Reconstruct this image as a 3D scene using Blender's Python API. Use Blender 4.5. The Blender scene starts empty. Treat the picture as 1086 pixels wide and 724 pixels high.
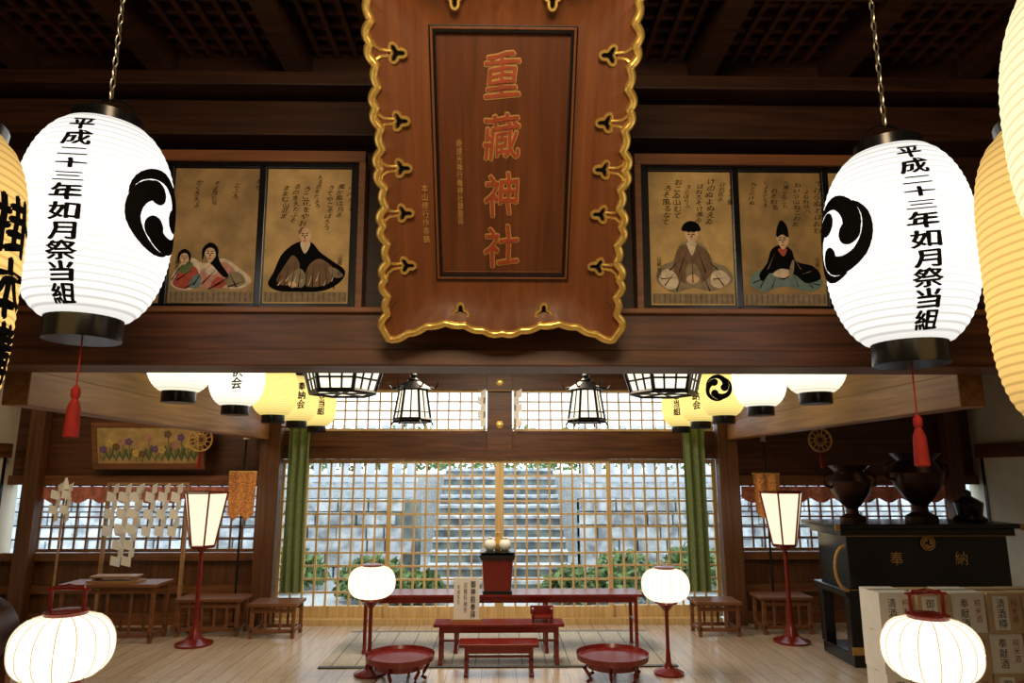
import bpy, bmesh, math, random
from mathutils import Vector, Matrix, Euler
random.seed(7)
S=bpy.context.scene
COL=bpy.context.collection
rad=math.radians
# ------------------------------------------------------------ materials
def newmat(name):
    m=bpy.data.materials.new(name); m.use_nodes=True
    return m,m.node_tree,m.node_tree.nodes['Principled BSDF']
def plain(name,c,rough=.6,metal=0,bump=0,scale=30,var=.15,spec=.5,c2=None):
    m,nt,b=newmat(name); N=nt.nodes; L=nt.links
    tc=N.new('ShaderNodeTexCoord'); no=N.new('ShaderNodeTexNoise'); no.inputs['Scale'].default_value=scale; no.inputs['Detail'].default_value=5
    L.new(tc.outputs['Object'],no.inputs['Vector'])
    rp=N.new('ShaderNodeValToRGB'); rp.color_ramp.elements[0].position=.35; rp.color_ramp.elements[1].position=.65
    rp.color_ramp.elements[0].color=(*[x*(1-var) for x in c],1); rp.color_ramp.elements[1].color=(*(c2 or [min(1,x*(1+var)) for x in c]),1)
    L.new(no.outputs['Fac'],rp.inputs[0]); L.new(rp.outputs[0],b.inputs['Base Color'])
    b.inputs['Roughness'].default_value=rough; b.inputs['Metallic'].default_value=metal
    b.inputs['Specular IOR Level'].default_value=spec
    if bump:
        bp=N.new('ShaderNodeBump'); bp.inputs['Strength'].default_value=bump; bp.inputs['Distance'].default_value=.01
        L.new(no.outputs['Fac'],bp.inputs['Height']); L.new(bp.outputs[0],b.inputs['Normal'])
    return m
def wood(name,c1,c2,axis='X',scale=6,rough=.45,bump=.15):
    m,nt,b=newmat(name); N=nt.nodes; L=nt.links
    tc=N.new('ShaderNodeTexCoord'); mp=N.new('ShaderNodeMapping')
    s=[scale*3,scale*3,scale*3]; s['XYZ'.index(axis)]=scale*.18
    mp.inputs['Scale'].default_value=s
    L.new(tc.outputs['Object'],mp.inputs['Vector'])
    no=N.new('ShaderNodeTexNoise'); no.inputs['Scale'].default_value=1.6; no.inputs['Detail'].default_value=6; no.inputs['Distortion'].default_value=.6
    L.new(mp.outputs[0],no.inputs['Vector'])
    rp=N.new('ShaderNodeValToRGB'); rp.color_ramp.elements[0].position=.3; rp.color_ramp.elements[1].position=.7
    rp.color_ramp.elements[0].color=(*c1,1); rp.color_ramp.elements[1].color=(*c2,1)
    L.new(no.outputs['Fac'],rp.inputs[0]); L.new(rp.outputs[0],b.inputs['Base Color'])
    b.inputs['Roughness'].default_value=rough
    bp=N.new('ShaderNodeBump'); bp.inputs['Strength'].default_value=bump; bp.inputs['Distance'].default_value=.004
    L.new(no.outputs['Fac'],bp.inputs['Height']); L.new(bp.outputs[0],b.inputs['Normal'])
    return m
def emis(name,c,s,pitch=None,dark=.75,height=None,endf=.5):
    m=bpy.data.materials.new(name); m.use_nodes=True; nt=m.node_tree; N=nt.nodes; L=nt.links; N.clear()
    out=N.new('ShaderNodeOutputMaterial'); e=N.new('ShaderNodeEmission'); L.new(e.outputs[0],out.inputs[0])
    e.inputs[0].default_value=(*c,1); e.inputs[1].default_value=s
    if pitch:
        tc=N.new('ShaderNodeTexCoord'); sx=N.new('ShaderNodeSeparateXYZ'); L.new(tc.outputs['Object'],sx.inputs[0])
        d=N.new('ShaderNodeMath'); d.operation='DIVIDE'; d.inputs[1].default_value=pitch; L.new(sx.outputs[2],d.inputs[0])
        p=N.new('ShaderNodeMath'); p.operation='PINGPONG'; p.inputs[1].default_value=.5; L.new(d.outputs[0],p.inputs[0])
        mr=N.new('ShaderNodeMapRange'); mr.inputs[1].default_value=.05; mr.inputs[2].default_value=.25; mr.inputs[3].default_value=dark; mr.inputs[4].default_value=1
        L.new(p.outputs[0],mr.inputs[0])
        last=mr.outputs[0]
        if height:
            a=N.new('ShaderNodeMapRange'); a.inputs[1].default_value=0; a.inputs[2].default_value=height; a.inputs[3].default_value=-1; a.inputs[4].default_value=1
            L.new(sx.outputs[2],a.inputs[0])
            q=N.new('ShaderNodeMath'); q.operation='POWER'; q.inputs[1].default_value=3
            ab=N.new('ShaderNodeMath'); ab.operation='ABSOLUTE'; L.new(a.outputs[0],ab.inputs[0]); L.new(ab.outputs[0],q.inputs[0])
            r=N.new('ShaderNodeMapRange'); r.inputs[3].default_value=1; r.inputs[4].default_value=endf; L.new(q.outputs[0],r.inputs[0])
            k=N.new('ShaderNodeMath'); k.operation='MULTIPLY'; L.new(last,k.inputs[0]); L.new(r.outputs[0],k.inputs[1]); last=k.outputs[0]
        k2=N.new('ShaderNodeMath'); k2.operation='MULTIPLY'; k2.inputs[1].default_value=s; L.new(last,k2.inputs[0])
        L.new(k2.outputs[0],e.inputs[1])
    return m
M_beam=wood('wood_beam',(.045,.014,.005),(.14,.047,.015),'X')
M_beamY=wood('wood_beam_y',(.06,.02,.007),(.17,.06,.02),'Y')
M_post=wood('wood_post',(.07,.026,.009),(.16,.062,.022),'Z')
M_dark=wood('wood_ceiling',(.018,.006,.003),(.055,.020,.008),'X')
M_bat=wood('wood_batten',(.04,.013,.006),(.10,.034,.013),'X')
M_board=wood('wood_board',(.18,.075,.02),(.36,.17,.05),'Y')
M_sign=wood('wood_plaque',(.13,.040,.012),(.215,.072,.022),'Y',5,.38)
M_signp=wood('wood_plaque_panel',(.082,.025,.009),(.145,.046,.015),'Y',5,.35)
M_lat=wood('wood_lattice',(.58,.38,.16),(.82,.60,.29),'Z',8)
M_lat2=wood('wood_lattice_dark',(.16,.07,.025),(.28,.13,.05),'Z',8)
M_frame=wood('wood_frame',(.13,.046,.016),(.24,.092,.032),'X')
M_tan=wood('wood_light_table',(.30,.16,.07),(.48,.28,.13),'X')
M_black=plain('black_lacquer',(.006,.006,.007),.25)
M_ink=plain('ink_black',(.004,.004,.004),.9,spec=.05)
M_gold=plain('gold_leaf',(1.0,.64,.18),.30,.75,.1)
M_goldp=plain('gold_paint',(.72,.44,.12),.45,.3)
M_goldd=plain('gold_paint_dull',(.50,.29,.09),.5,.2)
M_red=plain('red_lacquer',(.18,.013,.008),.22)
M_redtxt=plain('vermilion_paint',(.30,.050,.014),.5)
M_tassel=plain('tassel_red',(.30,.010,.008),.8)
M_green=plain('green_cloth',(.17,.23,.09),.85,0,.2,40)
M_orange=plain('orange_brocade',(.66,.27,.08),.7,0,0,60,.5)
M_white=plain('white_paper',(.90,.89,.84),.8,0,0,10,.03)
M_cream=plain('cream_fusuma',(.72,.66,.52),.8,0,0,4,.05)
M_bronze=plain('bronze',(.05,.020,.013),.35,.7,.1,12)
M_carton=plain('carton_beige',(.60,.45,.28),.8,0,0,8,.08)
M_rug=plain('straw_mat',(.46,.43,.37),.95,0,.4,90,.35)
M_rugb=plain('mat_border',(.17,.18,.19),.95)
M_steel=plain('chain_metal',(.6,.57,.48),.35,.9)
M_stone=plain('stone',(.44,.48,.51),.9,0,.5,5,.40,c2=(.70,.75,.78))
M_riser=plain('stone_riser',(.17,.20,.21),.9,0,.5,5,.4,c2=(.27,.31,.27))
M_fence=plain('outdoor_fence',(.62,.68,.74),.8,0,0,3,.1)
M_leaf=plain('leaves',(.06,.14,.03),.8,0,0,9,.6,c2=(.22,.34,.11))
M_soil=plain('gravel',(.48,.50,.49),.95,0,.4,30,.2)
M_curt=plain('pale_red_curtain',(.58,.20,.14),.9,0,0,14,.3)
PB=.025
E_big=emis('paper_white_glow',(1,.965,.89),1.5,PB,.66,height=.75,endf=.58)
E_yel=emis('paper_yellow_glow',(1,.60,.17),1.25,PB,.66,height=.84,endf=.5)
E_yw=emis('paper_cream_glow',(1,.82,.46),1.4,PB,.70,height=.75)
E_sw=emis('paper_small_white_glow',(1,.93,.70),1.8,.018,.74,height=.43)
E_sy=emis('paper_small_yellow_glow',(1,.74,.22),1.5,.018,.74,height=.43)
E_bon=emis('bonbori_glow',(1,.90,.66),1.7)
E_bonb=emis('bonbori_rib_glow',(1,.70,.38),.72)
E_and=emis('andon_glow',(1,.82,.54),1.35)
E_tsu=emis('hanging_glow',(1,.90,.68),1.5)
def floor_mat():
    m,nt,b=newmat('floor_planks'); N=nt.nodes; L=nt.links
    tc=N.new('ShaderNodeTexCoord'); mp=N.new('ShaderNodeMapping'); mp.inputs['Rotation'].default_value=(0,0,rad(90))
    L.new(tc.outputs['Object'],mp.inputs[0])
    br=N.new('ShaderNodeTexBrick'); L.new(mp.outputs[0],br.inputs[0])
    br.inputs['Scale'].default_value=1; br.inputs['Brick Width'].default_value=3.2; br.inputs['Row Height'].default_value=.14
    br.inputs['Mortar Size'].default_value=.0025; br.inputs['Color1'].default_value=(.63,.49,.36,1); br.inputs['Color2'].default_value=(.72,.58,.44,1); br.inputs['Mortar'].default_value=(.26,.16,.09,1)
    no=N.new('ShaderNodeTexNoise'); no.inputs['Scale'].default_value=3
    mp2=N.new('ShaderNodeMapping'); mp2.inputs['Scale'].default_value=(14,1,1); L.new(tc.outputs['Object'],mp2.inputs[0]); L.new(mp2.outputs[0],no.inputs[0])
    mx=N.new('ShaderNodeMix'); mx.data_type='RGBA'; mx.blend_type='MULTIPLY'; mx.inputs[0].default_value=.45
    L.new(br.outputs[0],mx.inputs[6]); L.new(no.outputs['Fac'],mx.inputs[7])
    L.new(mx.outputs[2],b.inputs['Base Color']); b.inputs['Roughness'].default_value=.24
    return m
M_floor=floor_mat()
# ------------------------------------------------------------ mesh builder
class MB:
    def __init__(s): s.v=[];s.f=[];s.m=[];s.mats=[];s.M=Matrix()
    def mi(s,mat):
        if mat not in s.mats: s.mats.append(mat)
        return s.mats.index(mat)
    def add(s,vs,fs,mat):
        o=len(s.v); s.v+=[s.M@Vector(p) for p in vs]; k=s.mi(mat)
        for f in fs: s.f.append([i+o for i in f]); s.m.append(k)
    def box(s,x0,x1,y0,y1,z0,z1,mat):
        s.add([(x,y,z) for z in(z0,z1) for y in(y0,y1) for x in(x0,x1)],[(0,2,3,1),(4,5,7,6),(0,1,5,4),(2,6,7,3),(0,4,6,2),(1,3,7,5)],mat)
    def frustum(s,c,n,r0,r1,z0,z1,mat,rot=0,caps=True,sy=1):
        vs=[]
        for r,z in((r0,z0),(r1,z1)):
            for i in range(n):
                a=rot+2*math.pi*i/n; vs.append((c[0]+r*math.cos(a),c[1]+r*sy*math.sin(a),c[2]+z))
        fs=[(i,(i+1)%n,n+(i+1)%n,n+i) for i in range(n)]
        if caps: fs+=[tuple(range(n))[::-1],tuple(range(n,2*n))]
        s.add(vs,fs,mat)
    def lathe(s,prof,mat,n=32,c=(0,0,0),caps=True):
        vs=[]
        for r,z in prof:
            for i in range(n):
                a=2*math.pi*i/n; vs.append((c[0]+r*math.cos(a),c[1]+r*math.sin(a),c[2]+z))
        k=len(prof); fs=[]
        for j in range(k-1):
            for i in range(n): fs.append((j*n+i,j*n+(i+1)%n,(j+1)*n+(i+1)%n,(j+1)*n+i))
        if caps: fs+=[tuple(range(n))[::-1],tuple(range((k-1)*n,k*n))]
        s.add(vs,fs,mat)
    def tube(s,path,r,mat,n=8,closed=False):
        P=[Vector(p) for p in path]; k=len(P); vs=[]; ref=None
        for i,p in enumerate(P):
            if closed: t=P[(i+1)%k]-P[i-1]
            else: t=P[min(i+1,k-1)]-P[max(i-1,0)]
            t.normalize()
            if ref is None: ref=Vector((0,0,1)) if abs(t.z)<.9 else Vector((1,0,0))
            u=t.cross(ref)
            if u.length<1e-4: u=t.cross(Vector((0,1,0)))
            u.normalize(); w=t.cross(u)
            rr=r(i/(k-1)) if callable(r) else r
            for j in range(n):
                a=2*math.pi*j/n; vs.append(p+(u*math.cos(a)+w*math.sin(a))*rr)
        fs=[]
        for i in range(k if closed else k-1):
            for j in range(n): fs.append((i*n+j,i*n+(j+1)%n,((i+1)%k)*n+(j+1)%n,((i+1)%k)*n+j))
        if not closed: fs+=[tuple(range(n))[::-1],tuple(range((k-1)*n,k*n))]
        s.add(vs,fs,mat)
    def poly(s,pts,z,mat):
        s.add([(p[0],p[1],z) for p in pts],[tuple(range(len(pts)))],mat)
    def obj(s,name,loc=(0,0,0),parent=None,smooth=None,rot=(0,0,0),bevel=0,recalc=True):
        me=bpy.data.meshes.new(name); me.from_pydata([tuple(v) for v in s.v],[],s.f)
        for m in s.mats: me.materials.append(m)
        for p,k in zip(me.polygons,s.m): p.material_index=k
        if recalc:
            bm=bmesh.new(); bm.from_mesh(me); bmesh.ops.recalc_face_normals(bm,faces=bm.faces); bm.to_mesh(me); bm.free()
        if smooth is not None:
            for p in me.polygons: p.use_smooth=True
            me.set_sharp_from_angle(angle=rad(smooth))
        o=bpy.data.objects.new(name,me); COL.objects.link(o); o.location=loc; o.rotation_euler=rot
        if parent: o.parent=parent
        if bevel:
            b=o.modifiers.new('b','BEVEL'); b.width=bevel; b.segments=2; b.limit_method='ANGLE'
        return o
def empty(name,loc,rot=(0,0,0)):
    o=bpy.data.objects.new(name,None); COL.objects.link(o); o.location=loc; o.rotation_euler=rot; o.empty_display_size=.1; return o
# ------------------------------------------------------------ glyphs
_g={}
def glyph(ch):
    if ch in _g: return _g[ch]
    c=bpy.data.curves.new('g','FONT'); c.body=ch; c.size=1; c.resolution_u=3; c.align_x='CENTER'
    o=bpy.data.objects.new('g',c); COL.objects.link(o); bpy.context.view_layer.update()
    me=bpy.data.meshes.new_from_object(o.evaluated_get(bpy.context.evaluated_depsgraph_get()))
    vs=[(v.co.x,v.co.y) for v in me.vertices]; fs=[tuple(p.vertices) for p in me.polygons]
    bpy.data.objects.remove(o); bpy.data.curves.remove(c); bpy.data.meshes.remove(me)
    if vs:
        x0=min(v[0] for v in vs);x1=max(v[0] for v in vs); cx=(x0+x1)/2
        vs=[(v[0]-cx,v[1]-.36) for v in vs]
    _g[ch]=(vs,fs); return _g[ch]
def brush(a,b):
    return a+.02*math.sin(b*9), b+.10*a+.018*math.sin(a*11+1)
def vtext(mb,s,x,ytop,w,h,fn,mat,bold=.03,br=False):
    y=ytop
    for ch in s:
        vs,fs=glyph(ch)
        if br: vs=[brush(*p) for p in vs]
        k_=(.72 if ch in '二十三' and br else 1)
        hh=h*k_; yc=y-hh/2; sc=h*(.60 if k_<1 else 1)
        sh=[(0,0)] if bold==0 else [(0,0),(bold,0),(-bold,0),(0,bold*.7),(0,-bold*.7)]
        for k,(dx,dy) in enumerate(sh):
            mb.add([fn(x+(a+dx)*w,yc+(b+dy)*sc,k*.0001) for a,b in vs],fs,mat)
        y-=hh
def smooth(pts,n=5):
    out=[];k=len(pts)
    for i in range(k):
        p0,p1,p2,p3=[Vector(pts[(i+j-1)%k]) for j in range(4)]
        for q in range(n):
            t=q/n; out.append(.5*((2*p1)+(p2-p0)*t+(2*p0-5*p1+4*p2-p3)*t*t+(3*p1-p0-3*p2+p3)*t**3))
    return out
def tomoe(mb,R,fn,mat):
    for k in range(3):
        b0=k*2*math.pi/3; N=18; L_=[];R_=[]
        for i in range(N+1):
            t=i/N; a=b0+t*rad(170); w=R*.27*(1-t)**.75+.001
            rho=R*(.48+.45*min(1,t*1.6)**.9) if t*1.6<=1 else R*.93
            rho=min(rho,R-w*.9)
            L_.append(((rho+w)*math.cos(a),(rho+w)*math.sin(a))); R_.append(((rho-w)*math.cos(a),(rho-w)*math.sin(a)))
        vs=[fn(x,y,0) for x,y in L_+R_]; n=N+1
        mb.add(vs,[(i,i+1,n+i+1,n+i) for i in range(N)],mat)
        cx,cy=R*.48*math.cos(b0),R*.48*math.sin(b0)
        ring=[fn(cx+R*.28*math.cos(a),cy+R*.28*math.sin(a),.0002) for a in [2*math.pi*j/20 for j in range(20)]]
        mb.add(ring+[fn(cx,cy,.0002)],[(j,(j+1)%20,20) for j in range(20)],mat)
# ------------------------------------------------------------ chochin
def chochin(x,y,z,R,H,mat,pitch,cordz,text=None,ta=0,tw=.09,th=.058,tz=None,ca=None,CR=.15,tassel=True,capb=.075,bold=.035,long=False,tl=.13,br=True):
    E=empty('paper_lantern',(x,y,z))
    r0=R*(.72 if long else .46)
    def rr(zz):
        u=min(1,abs(2*zz/H-1)); return r0+(R-r0)*((1-u**4)**.7 if long else (1-u**2.5)**.66)
    mb=MB(); n=round(H/pitch); prof=[]
    for i in range(n+1):
        zz=i*pitch; prof.append((rr(min(zz,H)),zz))
        if i<n: prof.append((rr(zz+pitch/2)+pitch*.12,zz+pitch/2))
    mb.lathe(prof,mat,48,caps=False); mb.obj('paper_shade',parent=E,smooth=60)
    mb=MB()
    mb.lathe([(r0*1.06,-capb),(r0*1.08,-capb*.9),(r0*1.08,0.008),(r0*.9,.012)],M_black,32)
    mb.lathe([(r0*.99,H-.01),(r0*1.02,H+capb*.55),(r0*.8,H+capb*.6)],M_black,32)
    q=min(r0,.12)
    mb.tube([(q*.9*math.cos(a),0,H+capb*.4+q*.8*math.sin(a)) for a in [math.pi*i/12 for i in range(13)]],.005,M_black,6)
    mb.obj('lacquer_caps',parent=E,smooth=40)
    top=H+capb*.4+q*.8
    mb=MB(); L=cordz-z-top; k=max(2,int(L/.045))
    for i in range(k):
        zz=top+L*i/k; l=L/k; ax=i%2
        mb.tube([((.009*math.cos(a) if ax else 0),(0 if ax else .009*math.cos(a)),zz+l/2+l*.58*math.sin(a)*.98) for a in [2*math.pi*j/8 for j in range(8)]],.0032,M_steel,5,closed=True)
    mb.obj('chain',parent=E,smooth=60)
    def fn(a0,zc):
        def f(px,py,dz):
            zz=zc+py; a=a0+px/R; r=rr(max(0,min(H,zz)))+.006+dz
            return (r*math.sin(a),-r*math.cos(a),zz)
        return f
    if text:
        mb=MB(); vtext(mb,text,0,0,tw,th,fn(rad(ta),tz),M_ink,bold,br); mb.obj('brush_lettering',parent=E,recalc=False)
    if ca is not None:
        mb=MB(); tomoe(mb,CR,fn(rad(ca),H*.53),M_ink); mb.obj('tomoe_crest',parent=E,recalc=False)
    if tassel:
        mb=MB(); k=R/.27
        mb.tube([(0,0,-capb),(0,0,-capb-tl*k)],.003,M_tassel,5)
        mb.lathe([(.004,-capb-tl*k+.01),(.016*k,-capb-(tl+.005)*k),(.016*k,-capb-(tl+.03)*k),(.010*k,-capb-(tl+.04)*k),(.022*k,-capb-(tl+.07)*k),(.027*k,-capb-(tl+.18)*k),(.018*k,-capb-(tl+.185)*k)],M_tassel,12)
        mb.obj('tassel',parent=E,smooth=50)
    return E
T='平成二十三年如月祭当組'
CZ=3.67
chochin(-1.51,2.45,2.14,.258,.75,E_big,PB,CZ,T,10,.105,.067,.70,ca=84,CR=.165,tl=.18)
chochin(1.51,2.45,2.06,.258,.75,E_big,PB,CZ,T,-13,.105,.067,.70,ca=-84,CR=.165,tl=.20)
chochin(-1.625,1.8,1.70,.27,.84,E_yel,PB,CZ,'掛本講',98,.18,.18,.66,long=True)
chochin(1.67,1.8,1.74,.27,.84,E_yel,PB,CZ,'奉納',100,.2,.2,.7,long=True)
chochin(-1.30,1.15,2.06,.255,.75,E_yw,PB,CZ,tassel=False)
chochin(1.29,1.2,1.93,.25,.75,E_yw,PB,CZ,tassel=False)
Ys=[4.17,5.07,5.93,6.62,7.35]
for i,yy in enumerate(Ys):
    for sx in(-1,1):
        mat=E_sw if i<1 or (sx>0 and i<2) or (sx<0 and i==1) else E_sy
        txt={1:'子供会',3:'奉納会',4:'壱当組'}.get(i)
        if i==1 and sx>0: txt=None
        chochin(sx*1.95,yy,2.075,.195,.432,mat,.018,2.9,txt,-sx*(20 if i<3 else 25),.075,.085,.36,ca=(-28 if i==2 and sx>0 else None),CR=.115,tassel=False,capb=.065)
# ------------------------------------------------------------ room shell
def slab(name,x0,x1,y0,y1,z0,z1,mat,bevel=0):
    mb=MB(); cx,cy,cz=(x0+x1)/2,(y0+y1)/2,(z0+z1)/2
    mb.box(x0-cx,x1-cx,y0-cy,y1-cy,z0-cz,z1-cz,mat); return mb.obj(name,(cx,cy,cz),bevel=bevel)
XW=5.38
slab('floor',-XW-.1,XW+.1,-2.6,7.95,-.12,0,M_floor)
slab('wall_left',-XW-.1,-XW,-2.6,7.9,0,4.0,M_cream)
slab('wall_right',XW,XW+.1,-2.6,7.9,0,4.0,M_cream)
slab('wall_back',-XW-.1,XW+.1,-2.7,-2.6,0,4.0,M_post)
slab('ceiling',-XW-.1,XW+.1,-2.7,3.7,3.92,4.02,M_dark)
slab('ceiling_inner',-XW-.1,XW+.1,3.7,7.95,3.0,3.1,M_dark)
slab('wall_upper',-XW,XW,3.62,3.70,2.40,3.92,M_dark)
slab('trim_lintel',-2.66,2.66,7.74,7.9,1.76,2.05,M_beam)
slab('trim_lintel_rail',-2.66,2.66,7.70,7.74,1.74,1.84,M_beam)
slab('trim_upper_head',-2.66,2.66,7.74,7.9,2.52,3.0,M_beam)
slab('pillar_left',-2.62,-2.40,7.60,7.74,0,3.0,M_post,.01)
slab('pillar_right',2.42,2.64,7.60,7.74,0,3.0,M_post,.01)
slab('trim_center_post',-.14,.14,7.70,7.74,1.84,3.0,M_beam)
for zz in(2.12,2.60):
    mb=MB(); mb.M=Matrix.Rotation(rad(90),4,'X'); mb.lathe([(.045,0),(.045,.008),(.02,.016),(.001,.018)],M_gold,6); mb.obj('gold_nail_cover',(0,7.70,zz))
slab('trim_sill',-2.40,2.40,7.70,7.9,0,.06,M_lat)
for s,n in((-1,'left'),(1,'right')):
    x0,x1=sorted((s*2.66,s*XW))
    slab('wall_front_low_'+n,x0,x1,7.78,7.88,0,.72,M_post)
    slab('wall_front_high_'+n,x0,x1,7.78,7.88,1.48,3.0,M_beam)
    slab('trim_window_sill_'+n,x0,x1,7.72,7.78,.66,.74,M_frame)
    slab('trim_window_head_'+n,x0,x1,7.72,7.78,1.46,1.56,M_frame)
    slab('trim_low_rail_'+n,x0,x1,7.74,7.78,.32,.40,M_frame)
    slab('baseboard_'+n,x0,x1,7.74,7.78,0,.12,M_frame)
    xx=s*2.6
    slab('beam_side_'+n,xx-.07,xx+.07,3.7,7.6,1.95,2.14,M_board,.006)
    slab('wall_over_side_beam_'+n,xx-.03,xx+.03,3.7,7.74,2.14,3.0,M_board)
    slab('pillar_aisle_'+n,s*5.06-.08,s*5.06+.08,7.60,7.72,0,3.0,M_post)
    mb=MB(); mb.tube([(0,-2.2,0),(0,1.2,0)],.02,M_frame,8); mb.obj('lantern_hanging_pole_'+n,(s*1.5,1.4,3.70))
    mb=MB(); nx=60; vs=[]
    for i in range(nx+1):
        t=i/nx; vs.append(((t-.5)*2.3,.012*math.sin(t*60),0))
    for i in range(nx+1):
        t=i/nx; vs.append(((t-.5)*2.3,.012*math.sin(t*60),-.12-.06*abs(math.sin(t*math.pi*9))))
    mb.add(vs,[(i,i+1,nx+2+i,nx+1+i) for i in range(nx)],M_curt); mb.obj('scalloped_valance_'+n,(s*3.85,7.75,1.44),recalc=False)
def lattice(name,x0,x1,z0,z1,y,nx,nz,fr,bar,mat,t=.035,bot=0):
    mb=MB(); cx=(x0+x1)/2; h=(x1-x0)/2; H=z1-z0
    mb.box(-h,-h+fr,-t/2,t/2,0,H,mat); mb.box(h-fr,h,-t/2,t/2,0,H,mat)
    mb.box(-h+fr,h-fr,-t/2,t/2,0,fr+bot,mat); mb.box(-h+fr,h-fr,-t/2,t/2,H-fr,H,mat)
    for i in range(1,nx):
        x=-h+fr+(2*h-2*fr)*i/nx; mb.box(x-bar/2,x+bar/2,-t*.3,t*.3,fr+bot,H-fr,mat)
    for i in range(1,nz):
        z=fr+bot+(H-2*fr-bot)*i/nz; mb.box(-h+fr,h-fr,-t*.22,t*.22,z-bar/2,z+bar/2,mat)
    return mb.obj(name,(cx,y,z0))
xs=[-2.44,-1.22,0,1.22,2.44]
for i in range(4):
    lattice('door_%d'%(i+1),xs[i]+(.0 if i in(0,2) else -.02),xs[i+1]+.02*(i in(0,2)),.06,1.74,7.82 if i in(0,3) else 7.77,9,11,.048,.021,M_lat,bot=.07)
lattice('window_1',-2.44,-.16,2.05,2.52,7.82,17,4,.03,.018,M_lat)
lattice('window_2',.16,2.44,2.05,2.52,7.82,17,4,.03,.018,M_lat)
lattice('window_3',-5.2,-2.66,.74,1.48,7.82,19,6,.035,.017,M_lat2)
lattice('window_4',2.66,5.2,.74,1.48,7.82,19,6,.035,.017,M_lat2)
mb=MB(); mb.box(-XW,XW,-.1,.12,.07,.30,M_beam); mb.box(-XW,XW,-.15,.12,0,.085,M_beam); mb.box(-XW,XW,-.13,.12,.275,.285+.02,M_frame)
mb.obj('beam_main',(0,3.5,2.115),bevel=.006)
mb=MB(); mb.box(-XW,XW,-.14,.06,0,.2,M_dark); mb.box(-XW,XW,-.2,.06,.26,.34,M_dark); mb.obj('beam_upper',(0,3.56,3.38),bevel=.006)
mb=MB()
for i in range(-7,8):
    x=(i+.5)*.735
    if abs(x)<XW: mb.box(x-.06,x+.06,-6.2,1.1,-.2,0,M_dark)
for j in range(9):
    y=1.0-j*.75; mb.box(-XW,XW,y-.05,y+.05,-.17,-.01,M_dark)
for i in range(-52,53): mb.box(i*.1-.014,i*.1+.014,-2.5,1.1,-.07,-.04,M_bat)
for j in range(34): mb.box(-XW,XW,1.1-j*.1-.014,1.1-j*.1+.014,-.045,-.02,M_bat)
mb.obj('ceiling_coffers',(0,2.5,3.92))
mb=MB()
for j in range(7): mb.box(-XW,XW,.3+j*.6-.04,.3+j*.6+.04,-.1,0,M_dark)
mb.obj('ceiling_joists_inner',(0,3.7,3.0))
for s,n in((-1,'left'),(1,'right')):
    mb=MB()
    for k in range(4):
        y0=.2+k*1.85; mb.box(-.02,.02,y0,y0+1.8,.05,1.75,M_cream)
        mb.box(-.03,.03,y0,y0+.04,.05,1.75,M_black); mb.box(-.03,.03,y0+1.76,y0+1.8,.05,1.75,M_black)
    mb.box(-.04,.04,0,7.6,0,.05,M_frame); mb.box(-.045,.045,0,7.6,1.75,1.9,M_beamY)
    mb.obj('sliding_panels_'+n,(s*(XW-.048),0,0))
# ------------------------------------------------------------ plaque
A=empty('shrine_name_plaque',(0.01,2.808,2.948),(rad(122.8),0,0))
hw,ht,hb=.540,.72,-.775
def outline(sc=1,nn=560):
    HX,HY=hw,(ht-hb)/2; cy=(ht+hb)/2; pts=[]
    corners=[(HX,-HY),(HX,HY),(-HX,HY),(-HX,-HY)]
    for e in range(4):
        a=Vector(corners[e]); b=Vector(corners[(e+1)%4]); L=(b-a).length; m=int(nn*L/(4*(HX+HY)))
        nrm=Vector(((b-a).y,-(b-a).x)).normalized()
        for i in range(m):
            t=i/m; p=a+(b-a)*t; c=abs(2*t-1)
            if e%2==0: o=.030*c**3+sc*(.010*math.cos(2*math.pi*6*t)+.019*abs(math.sin(math.pi*18*t)))-.018
            else: o=.035*c**4+.026*math.cos(4*math.pi*t)+sc*.010*abs(math.sin(math.pi*12*t))-.015
            pts.append((p.x+nrm.x*o,cy+p.y+nrm.y*o))
    return pts
O=outline(); O2=outline(0); pw,ph=.305,.54
mb=MB(); K=6; N_=len(O); rings=[]
def inner(p):
    x,y=p; k=min(pw/abs(x) if x else 9, ph/abs(y) if y else 9); return (x*k,y*k)
for k in range(K+1):
    t=k/K; rg=[]
    for p in (O if k==K else O2):
        q=inner(p); tt=t*.96 if k<K else 1
        rg.append((q[0]+(p[0]-q[0])*tt,q[1]+(p[1]-q[1])*tt,.02+.075*t**2))
    rings.append(rg)
vs=[v for r in rings for v in r]; fs=[]
for k in range(K):
    for i in range(N_): fs.append((k*N_+i,k*N_+(i+1)%N_,(k+1)*N_+(i+1)%N_,(k+1)*N_+i))
mb.add(vs,fs,M_sign)
ed=[(*p,.095) for p in O]+[(p[0],p[1],.03) for p in O]
mb.add(ed,[(i,(i+1)%N_,N_+(i+1)%N_,N_+i) for i in range(N_)],M_gold)
mb.add([(p[0],p[1],.03) for p in O]+[(p[0]*.55,p[1]*.6,-.03) for p in O],[(i,(i+1)%N_,N_+(i+1)%N_,N_+i) for i in range(N_)],M_sign)
mb.add([(p[0]*.55,p[1]*.6,-.03) for p in O],[tuple(range(N_))],M_sign)
mb.obj('scalloped_frame',parent=A,smooth=35)
mb=MB(); mb.tube([(p[0]*.988,p[1]*.991,.095) for p in O],.0185,M_gold,8,closed=True)
mb.obj('gold_rim',parent=A,smooth=60)
def rectframe(mb,x,y,w,z0,z1,mat):
    mb.box(-x-w,-x,-y-w,y+w,z0,z1,mat); mb.box(x,x+w,-y-w,y+w,z0,z1,mat); mb.box(-x,x,-y-w,-y,z0,z1,mat); mb.box(-x,x,y,y+w,z0,z1,mat)
mb=MB(); mb.box(-.285,.285,-.52,.52,-.01,.012,M_signp)
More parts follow.
